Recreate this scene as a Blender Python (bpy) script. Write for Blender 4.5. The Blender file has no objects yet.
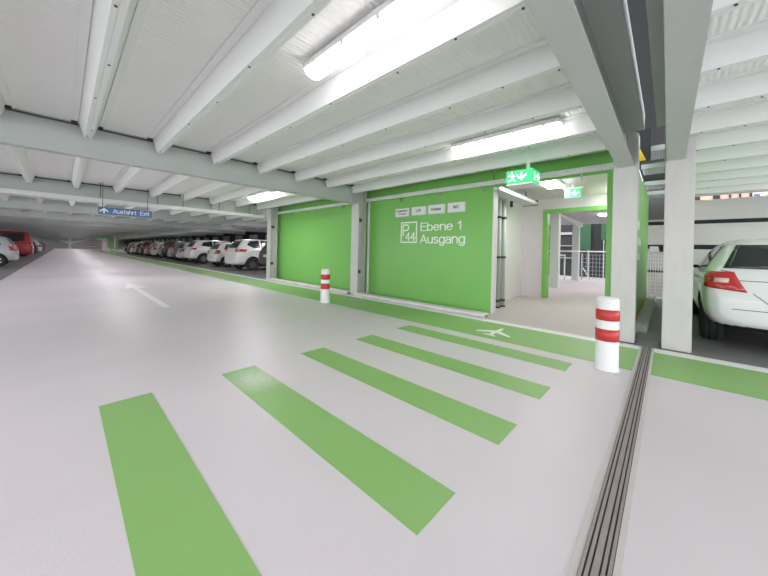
import bpy, bmesh, math, random
from mathutils import Vector, Matrix
from mathutils.bvhtree import BVHTree
random.seed(7)
SC = bpy.context.scene
C = SC.collection
H = 1.15            # camera height
R = math.radians

# ------------------------------------------------------------------ materials
def mat(name, col, rough=0.5, metal=0.0, var=0.0, vscale=3.0, bump=0.0, bscale=40.0, spec=0.5, coat=0.0, emit=None, estr=0.0,
        stretch=(1, 1, 1), alpha=1.0, trans=0.0):
    m = bpy.data.materials.new(name); m.use_nodes = True
    nt = m.node_tree; b = nt.nodes['Principled BSDF']
    b.inputs['Base Color'].default_value = (*col, 1)
    b.inputs['Roughness'].default_value = rough
    b.inputs['Metallic'].default_value = metal
    b.inputs['Specular IOR Level'].default_value = spec
    b.inputs['Coat Weight'].default_value = coat
    b.inputs['Transmission Weight'].default_value = trans
    if emit:
        b.inputs['Emission Color'].default_value = (*emit, 1); b.inputs['Emission Strength'].default_value = estr
    if var > 0 or bump > 0:
        tc = nt.nodes.new('ShaderNodeTexCoord'); mp = nt.nodes.new('ShaderNodeMapping')
        mp.inputs['Scale'].default_value = stretch
        nt.links.new(tc.outputs['Object'], mp.inputs['Vector'])
    if var > 0:
        n = nt.nodes.new('ShaderNodeTexNoise'); n.inputs['Scale'].default_value = vscale
        n.inputs['Detail'].default_value = 6; n.inputs['Roughness'].default_value = 0.6
        nt.links.new(mp.outputs['Vector'], n.inputs['Vector'])
        mx = nt.nodes.new('ShaderNodeMix'); mx.data_type = 'RGBA'
        mx.inputs['A'].default_value = (*[c * (1 - var) for c in col], 1)
        mx.inputs['B'].default_value = (*[min(1, c * (1 + var)) for c in col], 1)
        nt.links.new(n.outputs['Fac'], mx.inputs['Factor'])
        nt.links.new(mx.outputs['Result'], b.inputs['Base Color'])
    if bump > 0:
        n2 = nt.nodes.new('ShaderNodeTexNoise'); n2.inputs['Scale'].default_value = bscale
        n2.inputs['Detail'].default_value = 3
        nt.links.new(mp.outputs['Vector'], n2.inputs['Vector'])
        bp = nt.nodes.new('ShaderNodeBump'); bp.inputs['Strength'].default_value = bump
        bp.inputs['Distance'].default_value = 0.004
        nt.links.new(n2.outputs['Fac'], bp.inputs['Height'])
        nt.links.new(bp.outputs['Normal'], b.inputs['Normal'])
    return m

M = {}
M['floor'] = mat('white_epoxy', (0.68, 0.632, 0.66), 0.38, var=0.035, vscale=0.9, bump=0.25, bscale=90)
M['paint_green'] = mat('green_floor_paint', (0.25, 0.47, 0.145), 0.42, var=0.06, vscale=2.5, bump=0.3, bscale=90)
M['paint_white'] = mat('white_floor_paint', (0.86, 0.85, 0.84), 0.45, var=0.03, vscale=6)
M['asphalt'] = mat('grey_bay_coating', (0.17, 0.165, 0.17), 0.5, var=0.2, vscale=4, bump=0.4, bscale=120)
M['screed'] = mat('lobby_screed', (0.52, 0.455, 0.46), 0.55, var=0.08, vscale=2.5, stretch=(0.6, 2.5, 1), bump=0.2)
M['steel'] = mat('painted_steel', (0.52, 0.545, 0.53), 0.5, var=0.04, vscale=1.2)
M['galv'] = mat('galvanised_steel', (0.55, 0.56, 0.57), 0.42, metal=0.55, var=0.12, vscale=18)
M['column'] = mat('column_coating', (0.62, 0.60, 0.585), 0.6, var=0.11, vscale=3.5, stretch=(3, 3, 0.7), bump=0.25, bscale=25)
M['post'] = mat('galvanised_post', (0.58, 0.57, 0.56), 0.5, metal=0.15, var=0.12, vscale=5)
M['green_wall'] = mat('green_wall_paint', (0.19, 0.485, 0.105), 0.36, var=0.03, vscale=1.2)
M['white_wall'] = mat('white_wall_paint', (0.76, 0.68, 0.75), 0.6, var=0.02, vscale=1.5)
M['white'] = mat('white_plastic', (0.82, 0.82, 0.82), 0.4, var=0.02, vscale=6)
M['plate'] = mat('sign_plate_white', (0.80, 0.79, 0.80), 0.35)
M['letters'] = mat('white_lettering', (0.88, 0.9, 0.86), 0.45)
M['ink'] = mat('dark_grey_ink', (0.06, 0.06, 0.065), 0.5)
M['red_band'] = mat('red_reflective_tape', (0.56, 0.045, 0.04), 0.3, var=0.05, vscale=20)
M['dark'] = mat('dark_rubber', (0.025, 0.025, 0.027), 0.7, var=0.1, vscale=10)
M['hole'] = mat('dark_gap', (0.03, 0.03, 0.033), 0.8)
M['bolt'] = mat('bolt_steel', (0.1, 0.095, 0.09), 0.5, metal=0.6)
M['joint_edge'] = mat('joint_mortar', (0.57, 0.545, 0.525), 0.6, var=0.1, vscale=4, bump=0.4, bscale=60)
M['joint_rail'] = mat('joint_aluminium', (0.36, 0.315, 0.315), 0.45, metal=0.5, var=0.15, vscale=12)
M['joint_seal'] = mat('joint_seal_rubber', (0.05, 0.037, 0.037), 0.7)
M['panel'] = mat('facade_panel', (0.60, 0.585, 0.56), 0.6, var=0.05, vscale=1.5)
M['darkwall'] = mat('dark_grey_wall', (0.10, 0.10, 0.105), 0.7, var=0.15, vscale=1)
M['midwall'] = mat('mid_grey_wall', (0.36, 0.36, 0.365), 0.7, var=0.06, vscale=1)
M['blue'] = mat('blue_sign', (0.075, 0.17, 0.36), 0.4)
M['yellow'] = mat('yellow_hazard', (0.82, 0.52, 0.03), 0.45)
M['orange'] = mat('orange_paint', (0.8, 0.22, 0.03), 0.45)
M['grey_block'] = mat('concrete_kerb', (0.38, 0.385, 0.36), 0.7, var=0.12, vscale=5)
M['tyre'] = mat('tyre_rubber', (0.022, 0.022, 0.023), 0.75, var=0.1, vscale=20)
M['rim'] = mat('alloy_rim', (0.55, 0.55, 0.56), 0.3, metal=0.8)
M['glass'] = mat('tinted_car_glass', (0.025, 0.03, 0.032), 0.06, spec=0.6)
M['tail'] = mat('tail_lamp_lens', (0.52, 0.025, 0.03), 0.12, coat=0.6)
M['tail_clear'] = mat('reversing_lamp_lens', (0.75, 0.6, 0.5), 0.12, coat=0.5)
M['trim'] = mat('car_black_trim', (0.03, 0.03, 0.032), 0.55)
M['licence'] = mat('licence_plate', (0.7, 0.71, 0.7), 0.4)
M['brick'] = mat('pink_render', (0.72, 0.46, 0.36), 0.8, var=0.15, vscale=1.5)
M['greenblock'] = mat('dark_green_panel', (0.018, 0.085, 0.038), 0.6)
M['lens'] = mat('lamp_diffuser', (0.9, 0.9, 0.9), 0.4, emit=(1.0, 0.97, 1.0), estr=5.6)
M['lens_far'] = mat('far_lamp_diffuser', (0.9, 0.9, 0.9), 0.4, emit=(1.0, 0.97, 1.0), estr=22.0)
M['lens_small'] = mat('lobby_lamp_diffuser', (0.9, 0.9, 0.9), 0.4, emit=(1.0, 0.95, 0.98), estr=14.0)
M['exit_green'] = mat('lit_exit_green', (0.03, 0.42, 0.15), 0.4, emit=(0.03, 0.50, 0.17), estr=0.45)
M['exit_white'] = mat('lit_exit_white', (0.8, 0.9, 0.85), 0.4, emit=(0.8, 1.0, 0.9), estr=0.5)
for nm, c in (('car_white', (0.78, 0.79, 0.78)), ('car_silver', (0.42, 0.43, 0.45)), ('car_grey', (0.16, 0.165, 0.175)),
              ('car_black', (0.02, 0.021, 0.024)), ('car_red', (0.36, 0.022, 0.035)), ('car_pale', (0.62, 0.63, 0.64)), ('car_blue', (0.05, 0.07, 0.12))):
    M[nm] = mat(nm + '_paint', c, 0.28, coat=0.7)

def ceiling_mat():
    m = mat('corrugated_ceiling', (0.91, 0.905, 0.895), 0.5, var=0.03, vscale=1.0)
    nt = m.node_tree; b = nt.nodes['Principled BSDF']
    tc = nt.nodes.new('ShaderNodeTexCoord')
    w = nt.nodes.new('ShaderNodeTexWave'); w.bands_direction = 'Y'; w.inputs['Scale'].default_value = 7
    w.inputs['Distortion'].default_value = 1.2; w.inputs['Detail'].default_value = 2; w.inputs['Detail Scale'].default_value = 1.5
    nt.links.new(tc.outputs['Object'], w.inputs['Vector'])
    bp = nt.nodes.new('ShaderNodeBump'); bp.inputs['Strength'].default_value = 0.55; bp.inputs['Distance'].default_value = 0.01
    nt.links.new(w.outputs['Fac'], bp.inputs['Height']); nt.links.new(bp.outputs['Normal'], b.inputs['Normal'])
    return m
M['ceiling'] = ceiling_mat()
M['rib'] = mat('ceiling_rib_sheet', (0.84, 0.845, 0.835), 0.48, var=0.03, vscale=1.5)

# floor: white coating with faint tyre tracks along the aisle
def floor_mat():
    m = M['floor']; nt = m.node_tree; b = nt.nodes['Principled BSDF']
    src = b.inputs['Base Color'].links[0].from_socket
    tc = nt.nodes.new('ShaderNodeTexCoord'); mp = nt.nodes.new('ShaderNodeMapping'); mp.inputs['Scale'].default_value = (0.35, 0.9, 1)
    n = nt.nodes.new('ShaderNodeTexNoise'); n.inputs['Scale'].default_value = 0.6; n.inputs['Detail'].default_value = 5
    nt.links.new(tc.outputs['Object'], mp.inputs['Vector']); nt.links.new(mp.outputs['Vector'], n.inputs['Vector'])
    cr = nt.nodes.new('ShaderNodeValToRGB'); cr.color_ramp.elements[0].position = 0.35; cr.color_ramp.elements[1].position = 0.65
    cr.color_ramp.elements[0].color = (0.93, 0.925, 0.925, 1); cr.color_ramp.elements[1].color = (1, 1, 1, 1)
    nt.links.new(n.outputs['Fac'], cr.inputs['Fac'])
    mx = nt.nodes.new('ShaderNodeMix'); mx.data_type = 'RGBA'; mx.blend_type = 'MULTIPLY'; mx.inputs['Factor'].default_value = 1
    nt.links.new(src, mx.inputs['A']); nt.links.new(cr.outputs['Color'], mx.inputs['B'])
    nt.links.new(mx.outputs['Result'], b.inputs['Base Color'])
floor_mat()

def worn_mat():
    m = mat('worn_green_floor_paint', (0.25, 0.47, 0.145), 0.42); nt = m.node_tree; b = nt.nodes['Principled BSDF']
    tc = nt.nodes.new('ShaderNodeTexCoord'); n = nt.nodes.new('ShaderNodeTexNoise'); n.inputs['Scale'].default_value = 26; n.inputs['Detail'].default_value = 8; n.inputs['Roughness'].default_value = .75
    nt.links.new(tc.outputs['Object'], n.inputs['Vector'])
    d = nt.nodes.new('ShaderNodeVectorMath'); d.operation = 'DISTANCE'; d.inputs[1].default_value = (1.18, 2.62, 0); nt.links.new(tc.outputs['Object'], d.inputs[0])
    r = nt.nodes.new('ShaderNodeMapRange'); r.inputs['From Min'].default_value = .42; r.inputs['From Max'].default_value = .05; nt.links.new(d.outputs['Value'], r.inputs['Value'])
    a = nt.nodes.new('ShaderNodeMath'); a.operation = 'MULTIPLY'; nt.links.new(n.outputs['Fac'], a.inputs[0]); nt.links.new(r.outputs['Result'], a.inputs[1])
    c = nt.nodes.new('ShaderNodeMapRange'); c.inputs['From Min'].default_value = .16; c.inputs['From Max'].default_value = .55; c.inputs['To Max'].default_value = .75; nt.links.new(a.outputs[0], c.inputs['Value'])
    mx = nt.nodes.new('ShaderNodeMix'); mx.data_type = 'RGBA'; mx.inputs['A'].default_value = (.25, .47, .145, 1); mx.inputs['B'].default_value = (.6, .66, .56, 1)
    nt.links.new(c.outputs['Result'], mx.inputs['Factor']); nt.links.new(mx.outputs['Result'], b.inputs['Base Color'])
    return m
M['paint_green_worn'] = worn_mat()

# ------------------------------------------------------------------ mesh helpers
class MB:
    def __init__(s): s.v = []; s.f = []; s.mi = []; s.sm = []
    def add(s, vs, fs, mi=0, sm=False):
        o = len(s.v); s.v += [tuple(p) for p in vs]
        for f in fs: s.f.append(tuple(i + o for i in f)); s.mi.append(mi); s.sm.append(sm)
        return s
    def box(s, x0, x1, y0, y1, z0, z1, mi=0):
        vs = [(x, y, z) for z in (z0, z1) for y in (y0, y1) for x in (x0, x1)]
        return s.add(vs, [(0, 2, 3, 1), (4, 5, 7, 6), (0, 1, 5, 4), (2, 6, 7, 3), (0, 4, 6, 2), (1, 3, 7, 5)], mi)
    def bbox(s, x0, x1, y0, y1, z0, z1, b=0.01, mi=0):       # box with chamfered edges
        bm = bmesh.new(); bmesh.ops.create_cube(bm, size=1)
        for v in bm.verts:
            v.co = Vector((x0 + (v.co.x + .5) * (x1 - x0), y0 + (v.co.y + .5) * (y1 - y0), z0 + (v.co.z + .5) * (z1 - z0)))
        bmesh.ops.bevel(bm, geom=bm.edges[:], offset=b, segments=2, affect='EDGES')
        return s.frombm(bm, mi)
    def frombm(s, bm, mi=0, sm=False):
        bm.verts.index_update(); vs = [v.co[:] for v in bm.verts]; fs = [[v.index for v in f.verts] for f in bm.faces]
        bm.free(); return s.add(vs, fs, mi, sm)
    def prism(s, poly, axis, a, b, mi=0):                    # poly: 2D points in the two other axes (in xyz order)
        def P(p, t): return {'x': (t, p[0], p[1]), 'y': (p[0], t, p[1]), 'z': (p[0], p[1], t)}[axis]
        n = len(poly); vs = [P(p, a) for p in poly] + [P(p, b) for p in poly]
        ar = sum(poly[i][0] * poly[(i + 1) % n][1] - poly[(i + 1) % n][0] * poly[i][1] for i in range(n))
        fl = (ar > 0) != (axis == 'y')
        fs = [tuple(range(n)), tuple(range(2 * n - 1, n - 1, -1))] if not fl else [tuple(range(n - 1, -1, -1)), tuple(range(n, 2 * n))]
        for i in range(n):
            j = (i + 1) % n; fs.append((i, j, j + n, i + n) if fl else (j, i, i + n, j + n))
        return s.add(vs, fs, mi)
    def cyl(s, p, q, r, n=12, mi=0, r2=None):
        p, q = Vector(p), Vector(q); d = (q - p).normalized(); u = d.orthogonal().normalized(); w = d.cross(u); r2 = r if r2 is None else r2
        vs = []
        for c, rr in ((p, r), (q, r2)):
            for i in range(n):
                a = 2 * math.pi * i / n; vs.append(c + u * math.cos(a) * rr + w * math.sin(a) * rr)
        fs = [(i, (i + 1) % n, n + (i + 1) % n, n + i) for i in range(n)]
        s.add(vs, fs, mi, True); o = len(s.v) - 2 * n
        s.f += [tuple(o + i for i in range(n - 1, -1, -1)), tuple(o + n + i for i in range(n))]; s.mi += [mi, mi]; s.sm += [False, False]
        return s
    def lathe(s, prof, c=(0, 0), n=32, mi=0, axis='z', sx=1.0):     # prof: (r, z[, mi])
        vs = []; fs = []; mis = []
        for pr in prof:
            for i in range(n):
                a = 2 * math.pi * i / n; x, y = pr[0] * math.cos(a), pr[0] * math.sin(a)
                vs.append({'z': (c[0] + x, c[1] + y, pr[1]), 'y': (c[0] + x, pr[1], c[1] + y)}[axis])
        o = len(s.v); s.v += vs
        for k in range(len(prof) - 1):
            m_ = prof[k][2] if len(prof[k]) > 2 else mi
            for i in range(n):
                j = (i + 1) % n; f = (k * n + i, k * n + j, (k + 1) * n + j, (k + 1) * n + i)
                if axis == 'y': f = f[::-1]
                s.f.append(tuple(o + t for t in f)); s.mi.append(m_); s.sm.append(True)
        return s
    def build(s, name, mats, parent=None, off=None):
        me = bpy.data.meshes.new(name); v = s.v
        if off is not None: v = [(p[0] - off[0], p[1] - off[1], p[2] - off[2]) for p in v]
        me.from_pydata(v, [], s.f); mats = mats if isinstance(mats, (list, tuple)) else [mats]
        for m in mats: me.materials.append(m)
        me.polygons.foreach_set('material_index', s.mi); me.polygons.foreach_set('use_smooth', s.sm); me.update()
        o = bpy.data.objects.new(name, me); C.objects.link(o)
        if parent is not None: o.parent = parent
        return o

def tag(o, label=None, cat=None, group=None, kind=None):
    if label: o['label'] = label
    if cat: o['category'] = cat
    if group: o['group'] = group
    if kind: o['kind'] = kind
    return o
def thing(name, label, cat, loc, rz=0, group=None):
    o = bpy.data.objects.new(name, None); C.objects.link(o); o.location = loc; o.rotation_euler = (0, 0, rz); o.empty_display_size = 0.2
    return tag(o, label, cat, group)
def part(T, name, mb, m, label=None):                        # mb given in world coordinates, T unrotated
    o = mb.build(name, m, T, T.location if T.parent is None else None)
    if label: o['label'] = label
    return o
def struct(name, mb, m, label=None, parent=None):
    o = mb.build(name, m, parent)
    if parent is None: o['kind'] = 'structure'
    if label: o['label'] = label
    return o
def solo(name, mb, m, label, cat, group=None): return tag(mb.build(name, m), label, cat, group)
def copy_tree(o, loc, rz=None, parent=None):
    c = o.copy(); C.objects.link(c)
    if parent is None:
        c.location = loc
        if rz is not None: c.rotation_euler = (0, 0, rz)
    else: c.parent = parent
    for ch in list(o.children): copy_tree(ch, None, None, c)
    return c

def arc(cx, cy, rx, ry, a0, a1, n=14):
    return [(cx + rx * math.cos(R(a0 + (a1 - a0) * i / n)), cy + ry * math.sin(R(a0 + (a1 - a0) * i / n))) for i in range(n + 1)]
NARC = arc(.25, .45, .25, .26, 180, 0, 10) + [(.5, 0)]
BOWL = arc(.27, .355, .27, .355, 0, 360, 20)
GLYPH = {   # sans serif letters as pen strokes, cap height 1
    'E': (.58, [[(.58, 1), (0, 1), (0, 0), (.6, 0)], [(0, .53), (.53, .53)]]), 'B': (.62, [[(0, 0), (0, 1), (.32, 1)] + arc(.32, .765, .24, .235, 90, -90) + [(0, .53)], [(.32, .53)] + arc(.34, .265, .27, .265, 90, -90) + [(0, 0)]]),
    'b': (.54, [[(0, 0), (0, 1)], BOWL]), 'e': (.54, [[(0, .37), (.54, .37)] + arc(.27, .355, .27, .355, 2, 318, 20)]), 'n': (.5, [[(0, 0), (0, .71)], NARC]), 'h': (.5, [[(0, 0), (0, 1)], NARC]),
    'm': (.84, [[(0, 0), (0, .71)], arc(.21, .49, .21, .22, 180, 0, 10) + [(.42, 0)], arc(.63, .49, .21, .22, 180, 0, 10) + [(.84, 0)]]),
    '1': (.26, [[(0, .76), (.15, .84), (.24, 1), (.24, 0)]]), 'A': (.72, [[(0, 0), (.36, 1), (.72, 0)], [(.13, .34), (.59, .34)]]), 'u': (.5, [[(0, .71)] + arc(.25, .26, .25, .26, 180, 360, 10), [(.5, .71), (.5, 0)]]),
    's': (.44, [arc(.22, .535, .2, .175, 20, 270, 12) + arc(.22, .18, .22, .18, 90, -160, 12)[1:]]), 'g': (.54, [BOWL, [(.54, .71)] + arc(.28, -.02, .26, .23, 0, -155, 10)]),
    'a': (.5, [arc(.24, .48, .23, .23, 160, 0, 10) + [(.47, 0)], [(.47, .42)] + arc(.22, .2, .22, .2, 85, 340, 14) + [(.47, .2)]]), 'P': (.6, [[(0, 0), (0, 1), (.33, 1)] + arc(.33, .735, .27, .265, 90, -90) + [(0, .47)]]),
    '4': (.62, [[(.46, 0), (.46, 1), (0, .32), (.62, .32)]]), 'f': (.3, [arc(.28, .83, .16, .17, 80, 180, 8) + [(.12, 0)], [(0, .7), (.29, .7)]]), 'r': (.3, [[(0, 0), (0, .71)], arc(.26, .45, .26, .26, 180, 80, 8)]),
    't': (.3, [[(.12, .93)] + arc(.28, .15, .16, .15, 180, 290, 8), [(0, .7), (.3, .7)]]), 'x': (.5, [[(0, 0), (.48, .71)], [(0, .71), (.48, 0)]]), 'i': (.06, [[(.03, 0), (.03, .71)], [(.03, .92), (.03, .99)]]), 'l': (.06, [[(.03, 0), (.03, 1)]]),
    'L': (.52, [[(0, 1), (0, 0), (.54, 0)]]), 'K': (.62, [[(0, 0), (0, 1)], [(.58, 1), (0, .4)], [(.2, .58), (.62, 0)]]), 'W': (.96, [[(0, 1), (.24, 0), (.48, 1), (.72, 0), (.96, 1)]]), 'C': (.7, [arc(.36, .5, .36, .5, 42, 318, 20)]),
    'T': (.64, [[(0, 1), (.64, 1)], [(.32, 1), (.32, 0)]]), 'o': (.54, [BOWL]), ' ': (.22, [])}
def text_mesh(txt, origin, ux, uz, width, height, depth=0.003, pen=.115, gap=.17):
    """Lettering as solid mesh: origin = lower left of its box, ux/uz unit directions of reading and of up."""
    polys = []; x = 0
    for ch in txt:
        gw, strokes = GLYPH[ch]
        for st in strokes:
            for a, b in zip(st, st[1:]):
                d = Vector((b[0] - a[0], b[1] - a[1])); L = d.length
                if L < 1e-6: continue
                d /= L; nrm = Vector((-d.y, d.x)) * pen / 2; e = d * pen * (.42 if len(st) > 8 else .3)
                A = Vector((a[0] + x, a[1])) - e; B = Vector((b[0] + x, b[1])) + e
                polys.append([A - nrm, B - nrm, B + nrm, A + nrm])
        x += gw + gap
    xs = [q.x for pl_ in polys for q in pl_]; ys = [q.y for pl_ in polys for q in pl_]
    x0, x1, y0, y1 = min(xs), max(xs), min(ys), max(ys)
    mb = MB()
    for k, pl_ in enumerate(polys): flat_poly(mb, [((q.x - x0) / (x1 - x0) * width, (q.y - y0) / (y1 - y0) * height) for q in pl_], origin, ux, uz, depth + 2.5e-5 * (k % 40) + (.0012 if k % 2 else 0))
    return mb
def flat_poly(mb, pts, origin, ux, uz, depth=0.003, mi=0):
    o, ux, uz = Vector(origin), Vector(ux), Vector(uz); un = ux.cross(uz); n = len(pts)
    ar = sum(pts[i][0] * pts[(i + 1) % n][1] - pts[(i + 1) % n][0] * pts[i][1] for i in range(n))
    if ar < 0: pts = pts[::-1]
    vs = [o + ux * p[0] + uz * p[1] + un * depth for p in pts] + [o + ux * p[0] + uz * p[1] for p in pts]
    fs = [tuple(range(n))] + [(j, i, i + n, j + n) for i in range(n) for j in [(i + 1) % n]]
    return mb.add(vs, fs, mi)
WX, WZ = (0, -1, 0), (0, 0, 1)        # reading direction on a wall that faces -X
SX = (1, 0, 0)                        # on a face towards -Y

# ------------------------------------------------------------------ camera
cam = bpy.data.cameras.new('camera'); co = bpy.data.objects.new('camera', cam); C.objects.link(co)
cam.lens = 302.0 / 768 * 36; cam.sensor_width = 36; cam.sensor_fit = 'HORIZONTAL'
cam.shift_y = (251.0 - 288.0) / 768; cam.clip_start = 0.02; cam.clip_end = 500
yaw = R(46.75)                        # +Y of the place lies 46.75 deg to the left of the view
fwd = Vector((math.sin(yaw), math.cos(yaw), 0)); rgt = Vector((math.cos(yaw), -math.sin(yaw), 0)); up = Vector((0, 0, 1))
rr = R(1.3); r2 = rgt * math.cos(rr) + up * math.sin(rr); u2 = -rgt * math.sin(rr) + up * math.cos(rr)
mx = Matrix((r2, u2, -fwd)).transposed().to_4x4(); mx.translation = Vector((0, 0, H)); co.matrix_world = mx
SC.camera = co

# ================================================================== SETTING
FARY = 105.0
BEAM0, BSP = 5.94, 5.51                # centre of first cross beam, spacing
# floors
mb = MB(); mb.box(-1.27, 5.13, -7, FARY, -0.2, 0.0); struct('floor', mb, M['floor'], 'white epoxy coated aisle floor')
mb = MB(); mb.box(-8, -1.27, -7, FARY, -0.2, -0.004); struct('floor_left', mb, M['asphalt'], 'grey parking bay floor')
mb = MB(); mb.box(5.13, 11.4, 11.2, FARY, -0.2, -0.004); mb.box(5.13, 11.4, -7, 0.62, -0.2, -0.004)
struct('floor_right', mb, M['asphalt'], 'grey parking bay floor')
mb = MB(); mb.box(5.13, 17.2, 0.62, 11.2, -0.2, -0.004); struct('floor_lobby', mb, M['screed'], 'pale screed floor of the exit lobby')
mb = MB(); mb.box(17.2, 30, -4, 12, -0.4, -0.15); struct('floor_yard', mb, M['midwall'])

# painted markings
def quad(name, pts, m, label, cat, group=None, z=0.003):
    mb = MB(); mb.prism(pts, 'z', 0.0005 if z < .004 else .0035, z); return solo(name, mb, m, label, cat, group)
stripe_labels = ['nearest and most foreshortened green crosswalk stripe, cut by the frame, beside bare white floor',
                 'second green crosswalk stripe with a worn pale patch at its far end',
                 'middle one of the five green crosswalk stripes on the white floor',
                 'fourth green crosswalk stripe, between the middle stripe and the one by the walkway',
                 'narrow looking green crosswalk stripe lying closest to the green walkway']
for i, x in enumerate((0.191, 1.0, 1.81, 2.61, 3.425)):
    quad('crosswalk_stripe', [(x, 0.722), (x + 0.303, 0.722), (x + 0.303, 2.925), (x, 2.925)], M['paint_green_worn' if i == 1 else 'paint_green'], stripe_labels[i], 'floor marking')
mb = MB(); mb.box(3.955, 4.905, 0.2455, 75, 0.0005, 0.003); mb.box(3.955, 4.905, -7, 0.1045, 0.0005, 0.003)
solo('green_walkway', mb, M['paint_green'], 'long green painted walkway running beside the green walls', 'floor marking')
mb = MB(); mb.box(4.905, 5.06, 0.245, 75, 0.0004, 0.0025); mb.box(4.905, 5.1, -7, 0.105, 0.0004, 0.0025)
solo('edge_line', mb, M['paint_white'], 'thin white painted line along the outer edge of the green walkway', 'floor marking')
# direction arrow on the aisle
ax = 1.36
quad('direction_arrow', [(ax - .055, 6.85), (ax + .055, 6.85), (ax + .055, 10.5), (ax + .26, 10.1), (ax, 12.1), (ax - .26, 10.1), (ax - .055, 10.5)][0:3] +
     [(ax + .24, 10.35), (ax, 11.95), (ax - .24, 10.35), (ax - .055, 10.5)], M['paint_white'], 'long white arrow painted on the aisle floor pointing towards the exit sign', 'floor marking')
quad('direction_arrow', [(ax + .3 - .06, 24), (ax + .36, 24), (ax + .36, 28), (ax + .55, 28), (ax + .3, 30), (ax + .05, 28), (ax + .24, 28)], M['paint_white'],
     'small distant white arrow painted on the aisle floor past the blue sign', 'floor marking')
# aeroplane symbol on the walkway, nose towards the lobby
pl = [(4.63, 0), (4.60, .022), (4.43, .03), (4.255, .245), (4.215, .245), (4.31, .03), (4.185, .022), (4.13, .085), (4.10, .085), (4.13, 0)]
pl = pl + [(x, -y) for x, y in pl[::-1][1:-1]]
quad('aeroplane_symbol', [(x, 1.815 + y) for x, y in pl], M['paint_white'], 'white aeroplane symbol painted on the green walkway before the lobby', 'floor marking', z=0.006)

# expansion joint across the floor
T = thing('expansion_joint', 'striped metal expansion joint crossing the floor beside the red banded bollard', 'expansion joint', (3, 0.177, 0))
mb = MB(); mb.box(-7, 5.1, 0.105, 0.1265, 0.0005, 0.004); part(T, 'joint_border', mb, M['joint_edge'])
mb = MB(); mb.box(-7, 5.1, 0.2205, 0.245, 0.0005, 0.004); part(T, 'joint_border', mb, M['joint_edge'])
mb = MB(); mb.box(-7, 5.16, 0.1265, 0.2205, 0.0005, 0.002); part(T, 'seal', mb, M['joint_seal'])
for y0, y1 in ((0.129, 0.1395), (0.1455, 0.157), (0.163, 0.184), (0.190, 0.2015), (0.2075, 0.2185)):
    mb = MB(); mb.box(-7, 5.14, y0, y1, 0.002, 0.009); part(T, 'rail', mb, M['joint_rail'])

# ------------------------------------------------------------------ ceiling: trapezoidal deck with ribs
ZP, ZR, ZB = 2.80, 2.61, 2.36
RX0, RSP = 0.178, 0.808
def rib(mb, x, y0, y1, detail=True):
    if detail:   # sheet profile: flat sole, sloped flanks, small lips beside the foot
        poly = [(x - .065, ZP + .002), (x - .058, ZP - .02), (x, ZR), (x + .03, ZR), (x + .036, ZR + .006), (x + .042, ZR), (x + .074, ZR), (x + .135, ZP - .02), (x + .142, ZP + .002)]
        mb.prism(poly, 'y', y0, y1)
        mb.box(x - .125, x - .065, y0, y1, ZP - .018, ZP + .002); mb.box(x + .142, x + .20, y0, y1, ZP - .018, ZP + .002)
    else:
        mb.prism([(x - .065, ZP + .002), (x, ZR), (x + .074, ZR), (x + .142, ZP + .002)], 'y', y0, y1)
def ceiling_bay(name, y0, y1, x0, x1, ks, bolts, detail=True, label=None, merged=False, foam=False):
    mb = MB(); mb.box(x0, x1, y0 - .1, y1 + .1, ZP, ZP + .12)
    ce = struct(name, mb, M['ceiling'], label or 'white corrugated deck ceiling')
    if merged:
        m2 = MB()
        for k in ks: rib(m2, RX0 + RSP * k, y0, y1, False)
        m2.build('rib', M['rib'], ce); return ce
    for k in ks:
        x = RX0 + RSP * k; m2 = MB(); rib(m2, x, y0, y1, detail); ro = m2.build('rib', M['rib'], ce)
        if foam:
            for xx in (x - .10, x + .15):
                b = MB(); b.box(xx - .03, xx + .03, y1 - .10, y1 - .03, ZP - .045, ZP - .012); b.build('foam_plug', M['hole'], ro)
        if bolts:
            yy = [y0 + .12, y0 + .55] + [y0 + 1.1 + .85 * i for i in range(int((y1 - y0 - 2) / .85) + 1)] + [y1 - .45, y1 - .12]
            for j, y in enumerate(yy):
                b = MB(); b.cyl((x + (.02 if j % 2 else .055), y, ZR - .006), (x + (.02 if j % 2 else .055), y, ZR + .004), .009, 8)
                b.build('bolt', M['bolt'], ro)
    return ce
ceiling_bay('ceiling', .53, 5.85, -8, 5.62, range(-4, 7), True, foam=True)
ceiling_bay('ceiling', 6.03, 11.36, -8, 5.62, range(-3, 7), False, foam=True)
ceiling_bay('ceiling', 11.54, 16.87, -6, 11.4, range(-6, 14), False, detail=False)
for k in range(2, 18):
    y0 = BEAM0 + BSP * k + .09; y1 = min(y0 + BSP - .18, FARY)
    ceiling_bay('ceiling', y0, y1, -8, 11.4, range(-10, 14), False, merged=True)
ceiling_bay('ceiling', -5.5, -.14, -3.2, 11.4, range(-1, 13), True, label='white corrugated deck ceiling beyond the movement joint')
# deck edges on both sides of the movement joint
mb = MB(); mb.box(-3.2, 5.08, .245, .43, 2.78, 2.98); struct('trim_1', mb, M['steel'], 'steel edge strip of the deck')
mb = MB(); mb.box(-3.2, 5.08, -.06, .13, 2.78, 2.98); struct('trim_2', mb, M['steel'], 'steel edge strip of the deck')
mb = MB(); mb.box(-3.2, 11.4, -.06, .55, 3.3, 3.4); struct('ceiling_gap', mb, M['hole'])
# steel profiles where the deck meets the green wall
mb = MB(); mb.box(5.30, 5.42, .62, 5.8, 2.745, 2.80); mb.box(5.44, 5.47, .62, 5.8, 2.715, 2.80); mb.box(5.5, 5.6, .62, 5.8, 2.735, 2.80)
struct('trim_3', mb, M['steel'], 'grey steel profiles along the top of the green wall')
mb = MB(); mb.box(5.35, 5.47, 6.1, 11.3, 2.735, 2.80); mb.box(5.5, 5.6, 6.1, 11.3, 2.715, 2.80); struct('trim_4', mb, M['steel'])

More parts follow.
